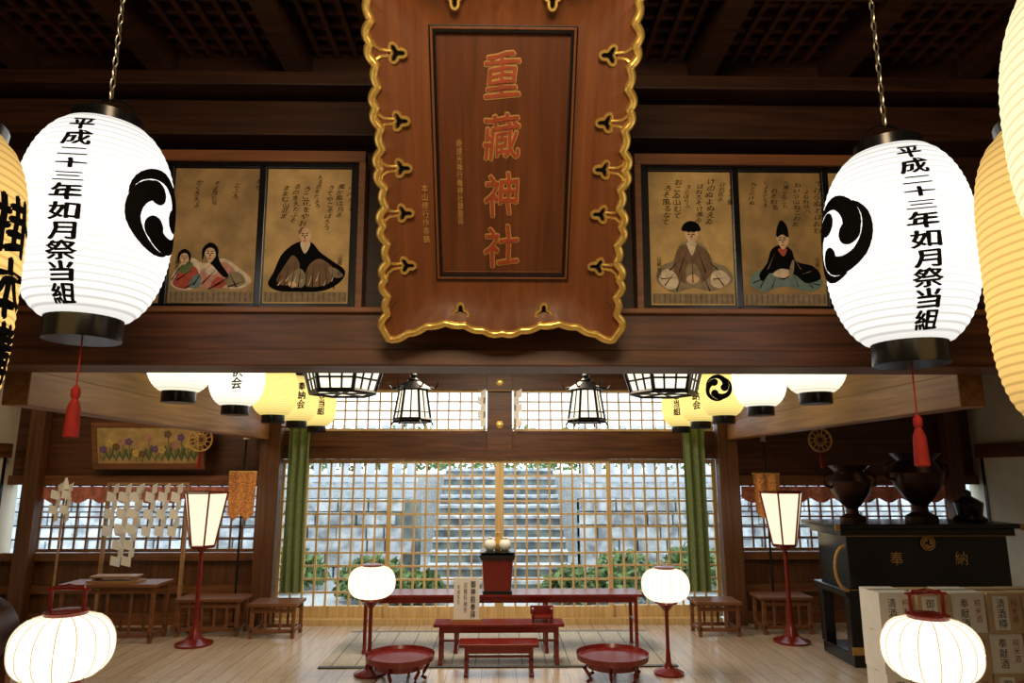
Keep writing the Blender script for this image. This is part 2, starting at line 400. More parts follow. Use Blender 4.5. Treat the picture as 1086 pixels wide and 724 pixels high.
rectframe(mb,.278,.512,.012,0,.034,M_black); rectframe(mb,.290,.524,.010,0,.038,M_sign); rectframe(mb,.300,.534,.006,0,.034,M_black); rectframe(mb,.268,.502,.004,.012,.016,M_sign)
mb.obj('inner_panel',parent=A,bevel=.002)
mb=MB()
for ch,yy in zip('重藏神社',(.345,.098,-.150,-.385)):
    vs,fs=glyph(ch); vs=[brush(*p) for p in vs]
    for dx,dy in [(math.cos(k*math.pi/4)*.034,math.sin(k*math.pi/4)*.034) for k in range(8)]:
        mb.add([((a+dx)*.165-.005,(b+dy)*.20+yy,.0155+dx*.005) for a,b in vs],fs,M_goldd)
    for k,(dx,dy) in enumerate([(0,0),(.008,0),(-.008,0),(0,.006),(0,-.006)]):
        mb.add([((a+dx)*.165-.005,(b+dy)*.20+yy,.0185+k*.0001) for a,b in vs],fs,M_redtxt)
vtext(mb,'絶煙光禅行権神社額面図',-.19,.09,.026,.034,lambda x,y,d:(x,y,.014+d),M_goldd,.0)
vtext(mb,'本山修行作香鶴',-.345,-.10,.03,.038,lambda x,y,d:(x,y,.034+d),M_goldd,.0)
mb.obj('carved_characters',parent=A,recalc=False)
mb=MB()
def paint_piercing(x,y,s,ang,z,reach):
    ca,sa=math.cos(ang),math.sin(ang)
    def tr(p): return (x+(p[0]*ca-p[1]*sa)*s,y+(p[0]*sa+p[1]*ca)*s)
    tre=[((.52+.20*math.cos(3*a+math.pi))*math.cos(a),(.52+.20*math.cos(3*a+math.pi))*math.sin(a)) for a in [2*math.pi*i/36 for i in range(36)]]
    slot=[(.3,-.12),(reach,-.20),(reach,.20),(.3,.12)]
    mb.poly([tr((p[0]*.95,p[1]*.95)) for p in tre],z+.002,M_ink); mb.add([(*tr(slot[0]),z+.003),(*tr(slot[1]),z+.026),(*tr(slot[2]),z+.026),(*tr(slot[3]),z+.003)],[(0,1,2,3)],M_ink)  # flat dark shapes stand in for the shaded depth of the cut-outs
    mb.tube([(*tr((p[0]*1.05,p[1]*1.05)),z+.003) for p in tre],.0085,M_gold,6,closed=True)
    for q in(-1,1):
        mb.tube([(*tr((a,q*b)),z+.004+c) for a,b,c in((.42,.18,0),(.8,.20,.008),(reach*.75,.26,.018),(reach*.95,.5,.026),(reach,.85,.030))],.008,M_gold,6)
for sx in(-1,1):
    for yy in(.43,.165,-.03,-.225,-.465):
        paint_piercing(sx*.437,yy,.054,0 if sx>0 else math.pi,.055,1.6)
    paint_piercing(sx*.195,-.685,.054,-math.pi/2,.062,1.25); paint_piercing(sx*.195,.635,.054,math.pi/2,.062,1.15)
mb.obj('painted_piercings',parent=A,smooth=60,recalc=False)
mb=MB()
for sx in(-1,1):
    mb.tube([(sx*.28,-.55,-.03),(sx*.28,-.74,-.10)],.018,M_black,8); mb.tube([(sx*.3,.6,-.03),(sx*.3,1.1,-.45)],.012,M_steel,8)
mb.obj('support_brackets',parent=A)
M_pur=plain('purple_cloth',(.07,.035,.16),.8)
for sx in(-1,1):
    mb=MB(); mb.lathe([(.02,0),(.04,.01),(.035,.08),(.015,.12)],M_pur,14); mb.obj('purple_cushion_wedge',(sx*.29,3.42,2.425))
# ------------------------------------------------------------ ema pictures
pc=lambda n,c: plain(n,c,.8,0,0,25,.2)
G1=plain('gold_ground_a',(.30,.19,.075),.7,0,0,9,.25); G2=plain('gold_ground_b',(.42,.28,.11),.7,0,0,9,.2); G3=plain('gold_ground_c',(.42,.28,.10),.7,0,0,9,.22); G4=plain('gold_ground_d',(.28,.175,.06),.7,0,0,9,.25)
C_skin=pc('pigment_skin',(.60,.40,.24)); C_pink=pc('pigment_pink',(.46,.21,.16)); C_wh=pc('pigment_white',(.56,.46,.32)); C_redp=pc('pigment_red',(.34,.055,.03))
C_br=pc('pigment_brown',(.14,.08,.04)); C_teal=pc('pigment_teal',(.12,.18,.16)); C_gr=pc('pigment_grey',(.22,.17,.10)); C_gn=pc('pigment_green',(.10,.13,.05)); C_blk=M_ink
def scene_layers(k):
    L=[]
    def b(mat,pts,n=5): L.append((mat,smooth(pts,n)))
    def ln(mat,p,q,w=.006):
        dx,dy=q[0]-p[0],q[1]-p[1]; l=math.hypot(dx,dy); nx,ny=-dy/l*w,dx/l*w
        L.append((mat,[Vector((p[0]+nx,p[1]+ny)),Vector((q[0],q[1])),Vector((p[0]-nx,p[1]-ny))]))
    def head(x,y,s,hat=None,beard=False):
        s*=1.35
        b(C_skin,[(x-.05*s,y),(x-.055*s,y+.06*s),(x,y+.09*s),(x+.055*s,y+.05*s),(x+.05*s,y-.02*s),(x,y-.075*s)])
        for dx in(-.022,.02):
            b(C_blk,[(x+(dx-.012)*s,y+.018*s),(x+(dx+.012)*s,y+.02*s),(x+(dx+.012)*s,y+.012*s),(x+(dx-.012)*s,y+.01*s)],2)
            b(C_blk,[(x+(dx-.014)*s,y+.038*s),(x+(dx+.014)*s,y+.040*s),(x+(dx+.012)*s,y+.033*s),(x+(dx-.012)*s,y+.031*s)],2)
        b(C_br,[(x-.004*s,y+.01*s),(x+.004*s,y+.01*s),(x+.01*s,y-.015*s),(x-.006*s,y-.015*s)],2)
        b(C_redp,[(x-.014*s,y-.032*s),(x+.014*s,y-.032*s),(x+.01*s,y-.042*s),(x-.01*s,y-.042*s)],2)
        if beard: b(C_wh,[(x-.03*s,y-.045*s),(x+.03*s,y-.045*s),(x+.01*s,y-.13*s),(x-.01*s,y-.13*s)])
        if hat=='round': b(C_blk,[(x-.085*s,y+.05*s),(x-.06*s,y+.11*s),(x,y+.135*s),(x+.06*s,y+.11*s),(x+.085*s,y+.05*s),(x,y+.04*s)])
        if hat=='tall': b(C_blk,[(x-.055*s,y+.04*s),(x-.05*s,y+.12*s),(x-.01*s,y+.2*s),(x+.045*s,y+.15*s),(x+.058*s,y+.04*s),(x,y+.065*s)])
        if hat=='bald': b(C_br,[(x-.056*s,y+.02*s),(x-.06*s,y+.06*s),(x-.02*s,y+.098*s),(x-.035*s,y+.05*s)])
        if hat=='hair': b(C_blk,[(x-.07*s,y-.06*s),(x-.075*s,y+.06*s),(x,y+.12*s),(x+.075*s,y+.06*s),(x+.07*s,y-.06*s),(x+.045*s,y+.04*s),(x,y+.07*s),(x-.045*s,y+.04*s)])
    if k==1:
        b(C_wh,[(.02,.26),(.10,.46),(.26,.56),(.40,.50),(.62,.56),(.80,.46),(.97,.30),(.80,.20),(.45,.24),(.2,.18)])
        b(C_redp,[(.05,.26),(.16,.44),(.30,.46),(.36,.30),(.2,.2)])
        b(C_pink,[(.36,.26),(.42,.44),(.62,.52),(.78,.40),(.72,.26),(.5,.2)])
        b(C_gn,[(.10,.42),(.2,.52),(.28,.48),(.2,.38)]); b(C_teal,[(.24,.22),(.30,.36),(.38,.34),(.36,.22)])
        b(C_gr,[(.66,.26),(.72,.40),(.84,.38),(.9,.28),(.8,.22)]); b(C_redp,[(.5,.22),(.56,.34),(.66,.3),(.64,.22)])
        b(C_wh,[(.42,.40),(.50,.48),(.58,.44),(.52,.36)])
        b(C_blk,[(.40,.66),(.52,.66),(.60,.5),(.70,.36),(.64,.34),(.52,.46),(.42,.56)])
        head(.47,.60,.9,'hair'); head(.17,.55,.72,'hair')
        for p,q in(((.1,.3),(.3,.44)),((.4,.26),(.6,.48)),((.55,.24),(.78,.38)),((.3,.24),(.42,.46)),((.7,.22),(.92,.30)),((.04,.3),(.14,.46)),((.2,.2),(.36,.3)),((.48,.2),(.7,.3)),((.8,.22),(.7,.42))): ln(C_blk,p,q)
    if k==2:
        b(C_blk,[(.06,.26),(.12,.40),(.20,.60),(.32,.72),(.44,.77),(.56,.75),(.66,.64),(.80,.54),(.96,.42),(.90,.28),(.70,.18),(.40,.17),(.18,.18)])
        b(C_br,[(.16,.30),(.26,.50),(.34,.60),(.42,.50),(.40,.32),(.28,.24)]); b(C_br,[(.50,.24),(.52,.46),(.66,.56),(.84,.42),(.76,.26)])
        b(C_gr,[(.30,.26),(.34,.40),(.44,.44),(.50,.34),(.46,.22)]); b(C_wh,[(.42,.74),(.48,.62),(.54,.74),(.48,.78)]); head(.47,.82,.9,'bald')
        b(C_gr,[(.76,.46),(.86,.44),(.94,.36),(.84,.34)]); b(C_skin,[(.30,.26),(.36,.29),(.40,.24),(.34,.215)])
        for i in range(9): ln(C_blk,(.16+i*.085,.20),(.24+i*.07,.52),.006)
        for i in range(8): ln(C_wh,(.18+i*.09,.24+.05*(i%2)),(.24+i*.085,.32+.05*(i%3)),.007)
    if k==3:
        b(C_gr,[(.06,.34),(.14,.50),(.30,.58),(.36,.76),(.50,.80),(.66,.74),(.74,.56),(.92,.48),(.98,.32),(.74,.20),(.5,.24),(.26,.18)])
        b(C_br,[(.28,.40),(.33,.70),(.5,.76),(.69,.68),(.74,.42),(.5,.26)])
        b(C_wh,[(.09,.34),(.18,.46),(.30,.40),(.32,.26),(.20,.22)]); b(C_wh,[(.72,.28),(.74,.42),(.86,.44),(.95,.34),(.84,.24)])
        b(C_gr,[(.42,.28),(.44,.50),(.56,.50),(.60,.28),(.5,.24)])
        b(C_wh,[(.44,.78),(.5,.62),(.56,.78),(.5,.74)]); b(C_skin,[(.42,.34),(.50,.40),(.58,.34),(.50,.28)])
        head(.5,.86,1.0,'round',True)
        for p,q in(((.34,.42),(.45,.72)),((.66,.42),(.56,.72)),((.12,.34),(.30,.36)),((.74,.34),(.92,.36)),((.16,.26),(.30,.44)),((.87,.26),(.74,.44)),((.5,.3),(.5,.6)),((.3,.2),(.38,.4)),((.7,.2),(.62,.4)),((.22,.44),(.34,.56)),((.8,.46),(.68,.56))): ln(C_blk,p,q)
    if k==4:
        b(C_teal,[(.08,.28),(.14,.42),(.34,.46),(.5,.40),(.70,.46),(.88,.42),(.96,.28),(.8,.2),(.5,.26),(.24,.2)])
        b(C_blk,[(.20,.40),(.30,.54),(.36,.70),(.48,.76),(.60,.70),(.66,.56),(.86,.50),(.94,.36),(.76,.30),(.62,.40),(.48,.34),(.34,.42),(.24,.32)])
        b(C_redp,[(.44,.70),(.50,.62),(.55,.70),(.5,.72)]); b(C_wh,[(.36,.40),(.46,.47),(.58,.44),(.5,.36)]); b(C_skin,[(.47,.40),(.52,.43),(.55,.39),(.5,.365)])
        b(C_gr,[(.55,.40),(.60,.56),(.63,.56),(.60,.38)])
        head(.5,.80,.95,'tall')
        for p,q in(((.2,.24),(.3,.42)),((.34,.24),(.40,.38)),((.66,.25),(.62,.38)),((.84,.24),(.76,.32)),((.12,.3),(.26,.36)),((.92,.28),(.78,.30))): ln(C_blk,p,q)
        for p,q in(((.30,.46),(.40,.66)),((.70,.46),(.6,.64)),((.82,.44),(.7,.4))): ln(C_gr,p,q,.004)
    return L
def ema(x,y,z,w,h,k,parent,g):
    mb=MB(); mb.M=Matrix.Translation((x,y,z))@Matrix.Rotation(rad(90),4,'X')
    mb.box(0,w,0,h,-.01,0,g)
    if k:
        mb.box(.006,w-.006,.008,h*.085,0,.0006,C_gr)
        for i in range(16):
            xx=.01+i*(w-.03)/15; mb.poly([(xx,.01),(xx+.004,.01),(xx+.012,h*.08),(xx+.008,h*.08)],.001,C_br)
            mb.poly([(xx+.008,.01),(xx+.012,.01),(xx+.004,h*.08),(xx,h*.08)],.0011,C_br)
        for i,(m,pts) in enumerate(scene_layers(k)):
            mb.poly([(p[0]*w,(p[1]*.62-.02)*h) for p in pts],.0015+i*.00022,m)
        kana='いろはにほへとちりぬるをわかよたれそつねならむうゐのおくやまけふこえて花山月風思'
        rnd=random.Random(k)
        cols=7 if k!=1 else 4
        for c in range(cols):
            cx=w*(.92-c*.13 if k!=4 else .10+c*.13); n=rnd.randint(4,8)
            if k==1: cx=w*(.90-c*.24); n=rnd.randint(2,5)
            st=''.join(rnd.choice(kana) for _ in range(n)); sz=rnd.choice((.034,.040,.048))
            lim=h*(.38 if .3<cx/w<.7 else .55)
            st=st[:max(1,int(lim/(sz*.8)))]
            vtext(mb,st,cx+rnd.uniform(-.008,.008),h*(.97-rnd.random()*.10),sz,sz*.78,lambda a,b_,d:(a+b_*.06+.006*math.sin(b_*40),b_,.002+d),C_blk,0,True)
        vtext(mb,'山崎右近',w*.10 if k in(1,3) else w*.90,h*.36,.024,.03,lambda a,b_,d:(a,b_,.010+d),C_blk,.0)
    return mb.obj('painted_panel',parent=parent,recalc=False)
HP=.785
for s in(-1,1):
    E=empty('votive_picture_frame',(s*.775,3.52,2.44),(rad(3),0,0))
    mb=MB(); W3=1.47; x0,x1=(0,W3) if s>0 else (-W3,0)
    mb.box(x0-.05,x1+.05,-.02,.05,-.015,HP+.06,M_frame)
    mb.box(x0,x1,-.035,-.02,-.005,HP,M_black)
    for q in range(4):
        xx=x0+q*(x1-x0)/3; mb.box(xx-.018,xx+.018,-.05,-.03,-.005,HP,M_black)
    mb.box(x0,x1,-.05,-.03,-.005,.02,M_black); mb.box(x0,x1,-.05,-.03,HP-.025,HP,M_black)
    for xx in(x0,x1):
        mb.box(xx-.055 if xx==x0 else xx+.02,xx-.02 if xx==x0 else xx+.055,-.06,-.02,-.015,HP+.06,M_frame)
    mb.box(x0-.055,x1+.055,-.065,-.02,HP+.005,HP+.065,M_frame)
    mb.obj('frame',parent=E,bevel=.003)
    cw=W3/3-.046
    ks=[3,4,0] if s>0 else [0,1,2]
    gs=[G3,G4,G2] if s>0 else [G1,G1,G2]
    for q in range(3):
        ema(x0+q*W3/3+.023,-.037,.024,cw,HP-.053,ks[q],E,gs[q])
# ------------------------------------------------------------ green drapes
for s in(-1,1):
    mb=MB(); vs=[];nx=40;nz=12; W=.215 if s<0 else .23
    for j in range(nz+1):
        for i in range(nx+1):
            t=i/nx; zz=j/nz; w=W*(1-.06*math.sin(zz*math.pi))
            vs.append(((t-.5)*w,.022*math.sin(t*math.pi*5+zz*.8),zz*1.72))
    fs=[(j*(nx+1)+i,j*(nx+1)+i+1,(j+1)*(nx+1)+i+1,(j+1)*(nx+1)+i) for j in range(nz) for i in range(nx)]
    mb.add(vs,fs,M_green); mb.add([(v[0],-v[1]*.5+.05,v[2]) for v in vs],fs,M_green)
    mb.tube([(-.2,.02,1.72),(.2,.02,1.72)],.012,M_frame)
    mb.obj('green_curtain',(-2.185 if s<0 else 2.13,7.53,.36),smooth=80)
def stand(name,x,y,w,d,h,mat,n=2):
    mb=MB(); t=.035
    for a in(-1,1):
        for b in(-1,1): mb.box(a*(w/2-t/2)-t/2,a*(w/2-t/2)+t/2,b*(d/2-t/2)-t/2,b*(d/2-t/2)+t/2,0,h-.02,mat)
    mb.box(-w/2-.02,w/2+.02,-d/2-.02,d/2+.02,h-.03,h,mat)
    for b in(-1,1):
        mb.box(-w/2,w/2,b*(d/2-.02)-.012,b*(d/2-.02)+.012,.05,.085,mat)
        mb.box(-w/2,w/2,b*(d/2-.02)-.012,b*(d/2-.02)+.012,h-.09,h-.055,mat)
        for k in range(n):
            xx=-w/2+w*(k+1)/(n+1); mb.box(xx-.012,xx+.012,b*(d/2-.02)-.01,b*(d/2-.02)+.01,.05,h-.03,mat)
    for a in(-1,1): mb.box(a*(w/2-.02)-.012,a*(w/2-.02)+.012,-d/2,d/2,.05,.085,mat)
    return mb.obj(name,(x,y,0),bevel=.004)
stand('wooden_stand',-2.22,7.26,.44,.30,.33,M_frame)
stand('wooden_stand',2.18,7.26,.42,.30,.33,M_frame)
stand('low_wooden_table',-2.89,7.34,.62,.28,.36,M_frame,4)
stand('low_wooden_table',2.90,7.34,.50,.28,.36,M_frame,3)
stand('offering_side_table',-3.75,7.10,.90,.32,.54,M_frame,3)
mb=MB(); mb.box(-.25,.25,-.08,.08,0,.02,M_tan); mb.box(-.2,-.17,-.07,.07,.02,.05,M_tan); mb.box(.17,.2,-.07,.07,.02,.05,M_tan); mb.box(-.22,.22,-.08,.08,.05,.065,M_tan)
mb.obj('offering_tray',(-3.75,7.08,.54))
def shide(mb,x,y,z,w,n,step,mat,off=.28):
    d=1
    for i in range(n):
        xo=x+d*w*off; zz=z-i*step*.88; yy=y-.004*i
        # each fold is a small parallelogram turned alternately towards / away from the room
        mb.add([(xo-w/2,yy+.022*d,zz-.014*d),(xo+w/2,yy-.022*d,zz+.014*d),(xo+w/2,yy-.022*d-.006,zz-step+.014*d),(xo-w/2,yy+.022*d-.006,zz-step-.014*d)],[(0,1,2,3)],mat); d=-d
mb=MB()
mb.box(-.44,.44,-.012,.012,.86,.885,M_tan); mb.box(-.44,-.41,-.02,.02,-.6,.88,M_tan); mb.box(.41,.44,-.02,.02,-.6,.88,M_tan)
for fx in(-.44,.41): mb.box(fx-.02,fx+.05,-.07,.07,-.6,-.57,M_tan)
for i in range(6): shide(mb,-.34+i*.136,-.05,.87,.074,6,.10,M_white)
for i in range(2): shide(mb,-.18+i*.112,-.11,.86,.080,10,.092,M_white)
mb.obj('paper_streamer_rack',(-3.79,7.62,.6),recalc=False)
mb=MB(); mb.tube([(0,0,0.03),(0,0,1.5)],.012,M_tan); mb.frustum((0,0,0),8,.10,.08,0,.05,M_tan)
shide(mb,-.05,-.03,1.48,.07,5,.085,M_white); shide(mb,.06,-.03,1.48,.07,5,.085,M_white); mb.frustum((0,0,1.42),4,.05,.01,0,.12,M_white)
mb.obj('paper_wand_on_pole',(-4.55,7.4,0),recalc=False)
mb=MB(); mb.tube([(-.25,0,0),(.25,0,0)],.008,M_tan)
shide(mb,-.2,-.03,0,.06,5,.09,M_white); shide(mb,.2,-.03,0,.06,5,.09,M_white); mb.obj('hanging_paper_streamers',(0,7.66,2.50),recalc=False)
def banner(x,y,z0,z1,w):
    mb=MB(); mb.tube([(0,0,0),(0,0,z1+.35)],.013,M_black); mb.frustum((0,0,0),12,.08,.06,0,.05,M_black)
    mb.tube([(-w/2,-.02,z1),(w/2,-.02,z1)],.01,M_gold); mb.frustum((0,0,z1+.35),4,.035,.002,0,.28,M_steel,sy=.3)
    nx=16; vs=[]
    for j in(0,.5,1):
        for i in range(nx+1):
            t=i/nx; zz=z0+(z1-z0)*j
            if j==0: zz+=.06*abs(math.cos(t*math.pi*2))
            vs.append(((t-.5)*w*(1-.1*(1-j)),-.03+.012*math.sin(t*14),zz))
    mb.add(vs,[(j*(nx+1)+i,j*(nx+1)+i+1,(j+1)*(nx+1)+i+1,(j+1)*(nx+1)+i) for j in range(2) for i in range(nx)],M_orange)
    mb.obj('brocade_banner',(x,y,0),smooth=60)
banner(-2.78,7.62,1.08,1.60,.30); banner(2.93,7.62,1.10,1.58,.30)
E=empty('flower_painting',(-3.80,7.60,1.66),(rad(14),0,0))
mb=MB(); mb.box(-.58,.58,0,.03,0,.46,M_board); mb.box(-.60,.60,-.02,.03,-.03,.03,M_frame); mb.box(-.60,.60,-.02,.03,.43,.48,M_frame); mb.box(-.60,-.55,-.02,.03,0,.46,M_frame); mb.box(.55,.60,-.02,.03,0,.46,M_frame); mb.obj('frame',parent=E,bevel=.003)
mb=MB(); mb.M=Matrix.Rotation(rad(90),4,'X'); mb.poly([(-.55,.03),(.55,.03),(.55,.43),(-.55,.43)],.002,G3)
C_pur=pc('pigment_purple',(.16,.08,.2)); C_ye=pc('pigment_yellow',(.6,.42,.1))
rnd=random.Random(3)
for i in range(15):
    x=-.49+i*.07; h_=.10+.22*rnd.random()
    mb.poly([(x-.004,.05),(x+.004,.05),(x+.01,h_),(x,h_)],.003,C_gn)
    mb.poly(smooth([(x,.06),(x+.05,.1+h_*.3),(x+.02,h_*.8)],4),.0032,C_gn); mb.poly(smooth([(x,.06),(x-.05,.1+h_*.2),(x-.02,h_*.7)],4),.0034,C_gn)
    m=[C_pur,C_ye,C_br,C_pink][i%4]
    for k in range(5):
        a=k*2*math.pi/5; cx,cy=x+.024*math.cos(a),h_+.03+.024*math.sin(a)
        mb.poly([(cx+.02*math.cos(q),cy+.02*math.sin(q)) for q in [j*math.pi/4 for j in range(8)]],.004+.0002*k,m)
mb.obj('flower_picture',parent=E,recalc=False)
for x in(-3.12,3.4):
    mb=MB(); c=[(.12*math.cos(a),0,.12*math.sin(a)) for a in [2*math.pi*i/32 for i in range(32)]]
    mb.tube(c,.010,M_goldp,6,closed=True); mb.tube([(p[0]*.5,0,p[2]*.5) for p in c],.006,M_goldp,6,closed=True)
    for k in range(12):
        a=k*math.pi/6; mb.tube([(.03*math.cos(a),0,.03*math.sin(a)),(.12*math.cos(a+.3),0,.12*math.sin(a+.3))],.005,M_goldp,5)
    mb.tube([(0,0,.12),(0,0,.96)],.003,M_steel,5); mb.lathe([(.003,-.3),(.02,-.28),(.015,-.13),(.003,-.12)],M_tassel,10)
    mb.obj('round_hanging_ornament',(x,7.25,1.93),smooth=50)
# ------------------------------------------------------------ standing lamps
def tall_lamp(x,y):
    E=empty('standing_andon_lamp',(x,y,0))
    mb=MB(); mb.lathe([(.17,0),(.17,.02),(.12,.035),(.07,.06),(.045,.12),(.026,.2),(.02,.5),(.02,.84),(.05,.87),(.07,.90)],M_red,24)
    mb.obj('red_pole',parent=E,smooth=40)
    mb=MB(); r0,r1=.115,.205; n=6; z0,z1=.90,1.40
    mb.frustum((0,0,0),n,r0,r1,z0,z1,E_and,caps=False)
    mb.obj('paper_panels',parent=E)
    mb=MB()
    P0=[(r0*1.03*math.cos(2*math.pi*i/n),r0*1.03*math.sin(2*math.pi*i/n),z0) for i in range(n)]
    P1=[(r1*1.03*math.cos(2*math.pi*i/n),r1*1.03*math.sin(2*math.pi*i/n),z1) for i in range(n)]
    for i in range(n):
        mb.tube([P0[i],P1[i]],.009,M_red,6); mb.tube([P0[i],P0[(i+1)%n]],.011,M_red,6); mb.tube([P1[i],P1[(i+1)%n]],.011,M_red,6)
    mb.frustum((0,0,0),n,.12,.115,z0-.02,z0,M_red); mb.frustum((0,0,0),n,.212,.19,z1,z1+.012,M_black)
    mb.obj('red_frame',parent=E)
tall_lamp(-2.87,6.9); tall_lamp(2.80,6.9)
def bonbori(x,y,zc,R,handle,name='paper_globe_lamp'):
    E=empty(name,(x,y,0)); hh=R*.66
    prof=[]
    for i in range(17):
        u=-1+2*i/16; prof.append((R*(.40+.60*(1-abs(u)**2.3)**.55),zc+u*hh))
    mb=MB(); mb.lathe(prof,E_bon,48,caps=False); mb.obj('paper_globe',parent=E,smooth=80)
    mb=MB()
    for k in range(16):
        a=2*math.pi*k/16; mb.tube([((r+.001)*math.cos(a),(r+.001)*math.sin(a),z) for r,z in prof],.0022,E_bonb,4)
    mb.obj('bamboo_ribs',parent=E)
    mb=MB(); zb=zc-hh; rt=R*.42
    mb.lathe([(rt,zc+hh-.004),(rt*1.05,zc+hh+.012),(rt*.9,zc+hh+.016)],M_red,28); mb.lathe([(rt*.9,zb-.02),(rt*1.12,zb-.014),(rt*1.05,zb+.004)],M_red,28)
    mb.lathe([(R*.62,0),(R*.62,.018),(R*.5,.03),(R*.2,.05),(.022,.09),(.015,.2),(.015,zb-.08),(.05,zb-.04),(.07,zb-.018)],M_red,28)
    if handle:
        w=R*.36; zt=zc+hh+.01
        mb.tube([(-w,0,zt),(-w*1.03,0,zt+R*.42),(-w*.9,0,zt+R*.5),(0,0,zt+R*.54),(w*.9,0,zt+R*.5),(w*1.03,0,zt+R*.42),(w,0,zt)],.0075,M_red,8)
        mb.tube([(-w*1.3,0,zt+R*.46),(w*1.3,0,zt+R*.46)],.006,M_red,8)
    else:
        zt=zc+hh+.01; w=R*.2
        mb.tube([(w*math.cos(a),0,zt+.02+w*.5*math.sin(a)) for a in [math.pi*i/8 for i in range(9)]],.005,M_gold,6)
    mb.obj('lacquer_stand',parent=E,smooth=40)
bonbori(-1.045,5.9,.71,.192,False); bonbori(1.37,5.88,.685,.196,False)
bonbori(-1.78,3.0,.90,.190,True); bonbori(1.80,3.0,.875,.188,True)
# ------------------------------------------------------------ hexagonal hanging lanterns
def tsuri(x,y,zb,zt,r,wide):
    E=empty('hexagonal_hanging_lantern',(x,y,0)); n=6
    mb=MB()
    if wide: ra,rb,za,zc=r*.80,r*.98,zb+.02,zt-.05
    else: ra,rb,za,zc=r*.98,r*.72,zb+.04,zt-.11
    mb.frustum((0,0,0),n,ra*.97,rb*.97,za,zc,E_tsu,caps=True); mb.obj('glowing_panels',parent=E)
    mb=MB()
    def ring(rr,z): return [(rr*math.cos(2*math.pi*i/n),rr*math.sin(2*math.pi*i/n),z) for i in range(n)]
    A0,A1=ring(ra,za),ring(rb,zc); bw=1.5 if wide else 1
    for i in range(n):
        mb.tube([A0[i],A1[i]],.011*bw,M_black,6); mb.tube([A0[i],A0[(i+1)%n]],.013*bw,M_black,6); mb.tube([A1[i],A1[(i+1)%n]],.013*bw,M_black,6)
        for t in((.33,.66) if wide else (.5,)):
            p=Vector(A0[i]).lerp(Vector(A0[(i+1)%n]),t); q=Vector(A1[i]).lerp(Vector(A1[(i+1)%n]),t); mb.tube([p,q],.006*bw,M_black,5)
        t=.5 if wide else .25
        mb.tube([Vector(A0[i]).lerp(Vector(A1[i]),t),Vector(A0[(i+1)%n]).lerp(Vector(A1[(i+1)%n]),t)],.006*bw,M_black,5)
    if wide:
        for i in range(3): mb.tube([A0[i],A0[i+3]],.012,M_black,5)
        mb.frustum((0,0,0),n,rb*1.12,rb*1.05,zc,zc+.03,M_black); mb.frustum((0,0,0),n,rb*1.0,.05,zc+.03,zc+.14,M_black)
    else:
        mb.frustum((0,0,0),n,r*1.12,r*.35,zc,zc+.07,M_black); mb.lathe([(.04,zc+.06),(.05,zc+.08),(.02,zc+.10),(.03,zc+.12),(.005,zc+.15)],M_black,12)
        for i in range(n):
            a=2*math.pi*i/n; mb.tube([(r*k*math.cos(a),r*k*math.sin(a),zc+h) for k,h in((.9,.02),(1.15,.01),(1.3,.035),(1.33,.06))],.007,M_black,5)
        mb.frustum((0,0,0),n,ra*1.08,ra*.9,za-.025,za,M_black)
        for i in range(n):
            a=2*math.pi*i/n; mb.tube([(ra*math.cos(a),ra*math.sin(a),za-.01),(ra*1.15*math.cos(a),ra*1.15*math.sin(a),za-.045)],.007,M_black,5)
    mb.tube([(0,0,zc+.1),(0,0,2.9)],.006,M_black,6)
    mb.obj('black_metal_frame',parent=E)
tsuri(-.70,5.5,1.97,2.36,.15,False); tsuri(.70,5.5,1.97,2.36,.15,False)
tsuri(-1.22,5.3,2.18,2.44,.31,True); tsuri(1.28,5.3,2.18,2.44,.31,True)
# ------------------------------------------------------------ centre furniture
MZ=.011
def longtable(name,x,y,w,d,h,mat,nleg=2,st=True,t=.025,leg=.03,z=0):
    h-=z
    mb=MB(); mb.box(-w/2,w/2,-d/2,d/2,h-t,h,mat)
    for k in range(nleg):
        xx=-w/2+.06+(w-.12)*k/(nleg-1)
        for b in(-1,1):
            yy=b*(d/2-.035); mb.box(xx-leg/2,xx+leg/2,yy-leg/2,yy+leg/2,0,h-t,mat)
        mb.box(xx-leg*.6,xx+leg*.6,-d/2+.01,d/2-.01,0,.03,mat); mb.box(xx-leg*.4,xx+leg*.4,-d/2+.02,d/2-.02,h*.5,h*.5+.02,mat)
    mb.box(-w/2+.05,w/2-.05,-d/2+.025,-d/2+.04,h-t-.05,h-t,mat); mb.box(-w/2+.05,w/2-.05,d/2-.04,d/2-.025,h-t-.05,h-t,mat)
    if st: mb.box(-w/2+.06,w/2-.06,-.01,.01,h*.5,h*.5+.02,mat)
    return mb.obj(name,(x,y,z),bevel=.003)
longtable('red_offering_table',.02,6.65,2.56,.34,.51,M_red,4,False,z=MZ)
longtable('red_bench',0.0,6.21,1.10,.24,.34,M_red,2,z=MZ)
longtable('red_bench',0.0,5.90,.64,.22,.25,M_red,2)
def roundtable(x,y,R,h):
    mb=MB(); mb.lathe([(R*.9,h-.05),(R*.97,h-.045),(R,h-.0),(R*.985,h),(R*.95,h-.028),(.001,h-.028)],M_red,48)
    mb.lathe([(R*.72,h-.10),(R*.76,h-.05),(R*.5,h-.05)],M_red,40)
    for k in range(6):
        a=k*math.pi/3+.3; pts=[(R*.74,h-.06),(R*.84,h*.55),(R*.70,h*.28),(R*.66,.03),(R*.78,.012)]
        mb.tube([(q*math.cos(a),q*math.sin(a),z) for q,z in pts],.014,M_red,8)
    mb.obj('round_red_tray_table',(x,y,0),smooth=40)
roundtable(-.77,5.7,.27,.21); roundtable(.89,5.7,.285,.21)
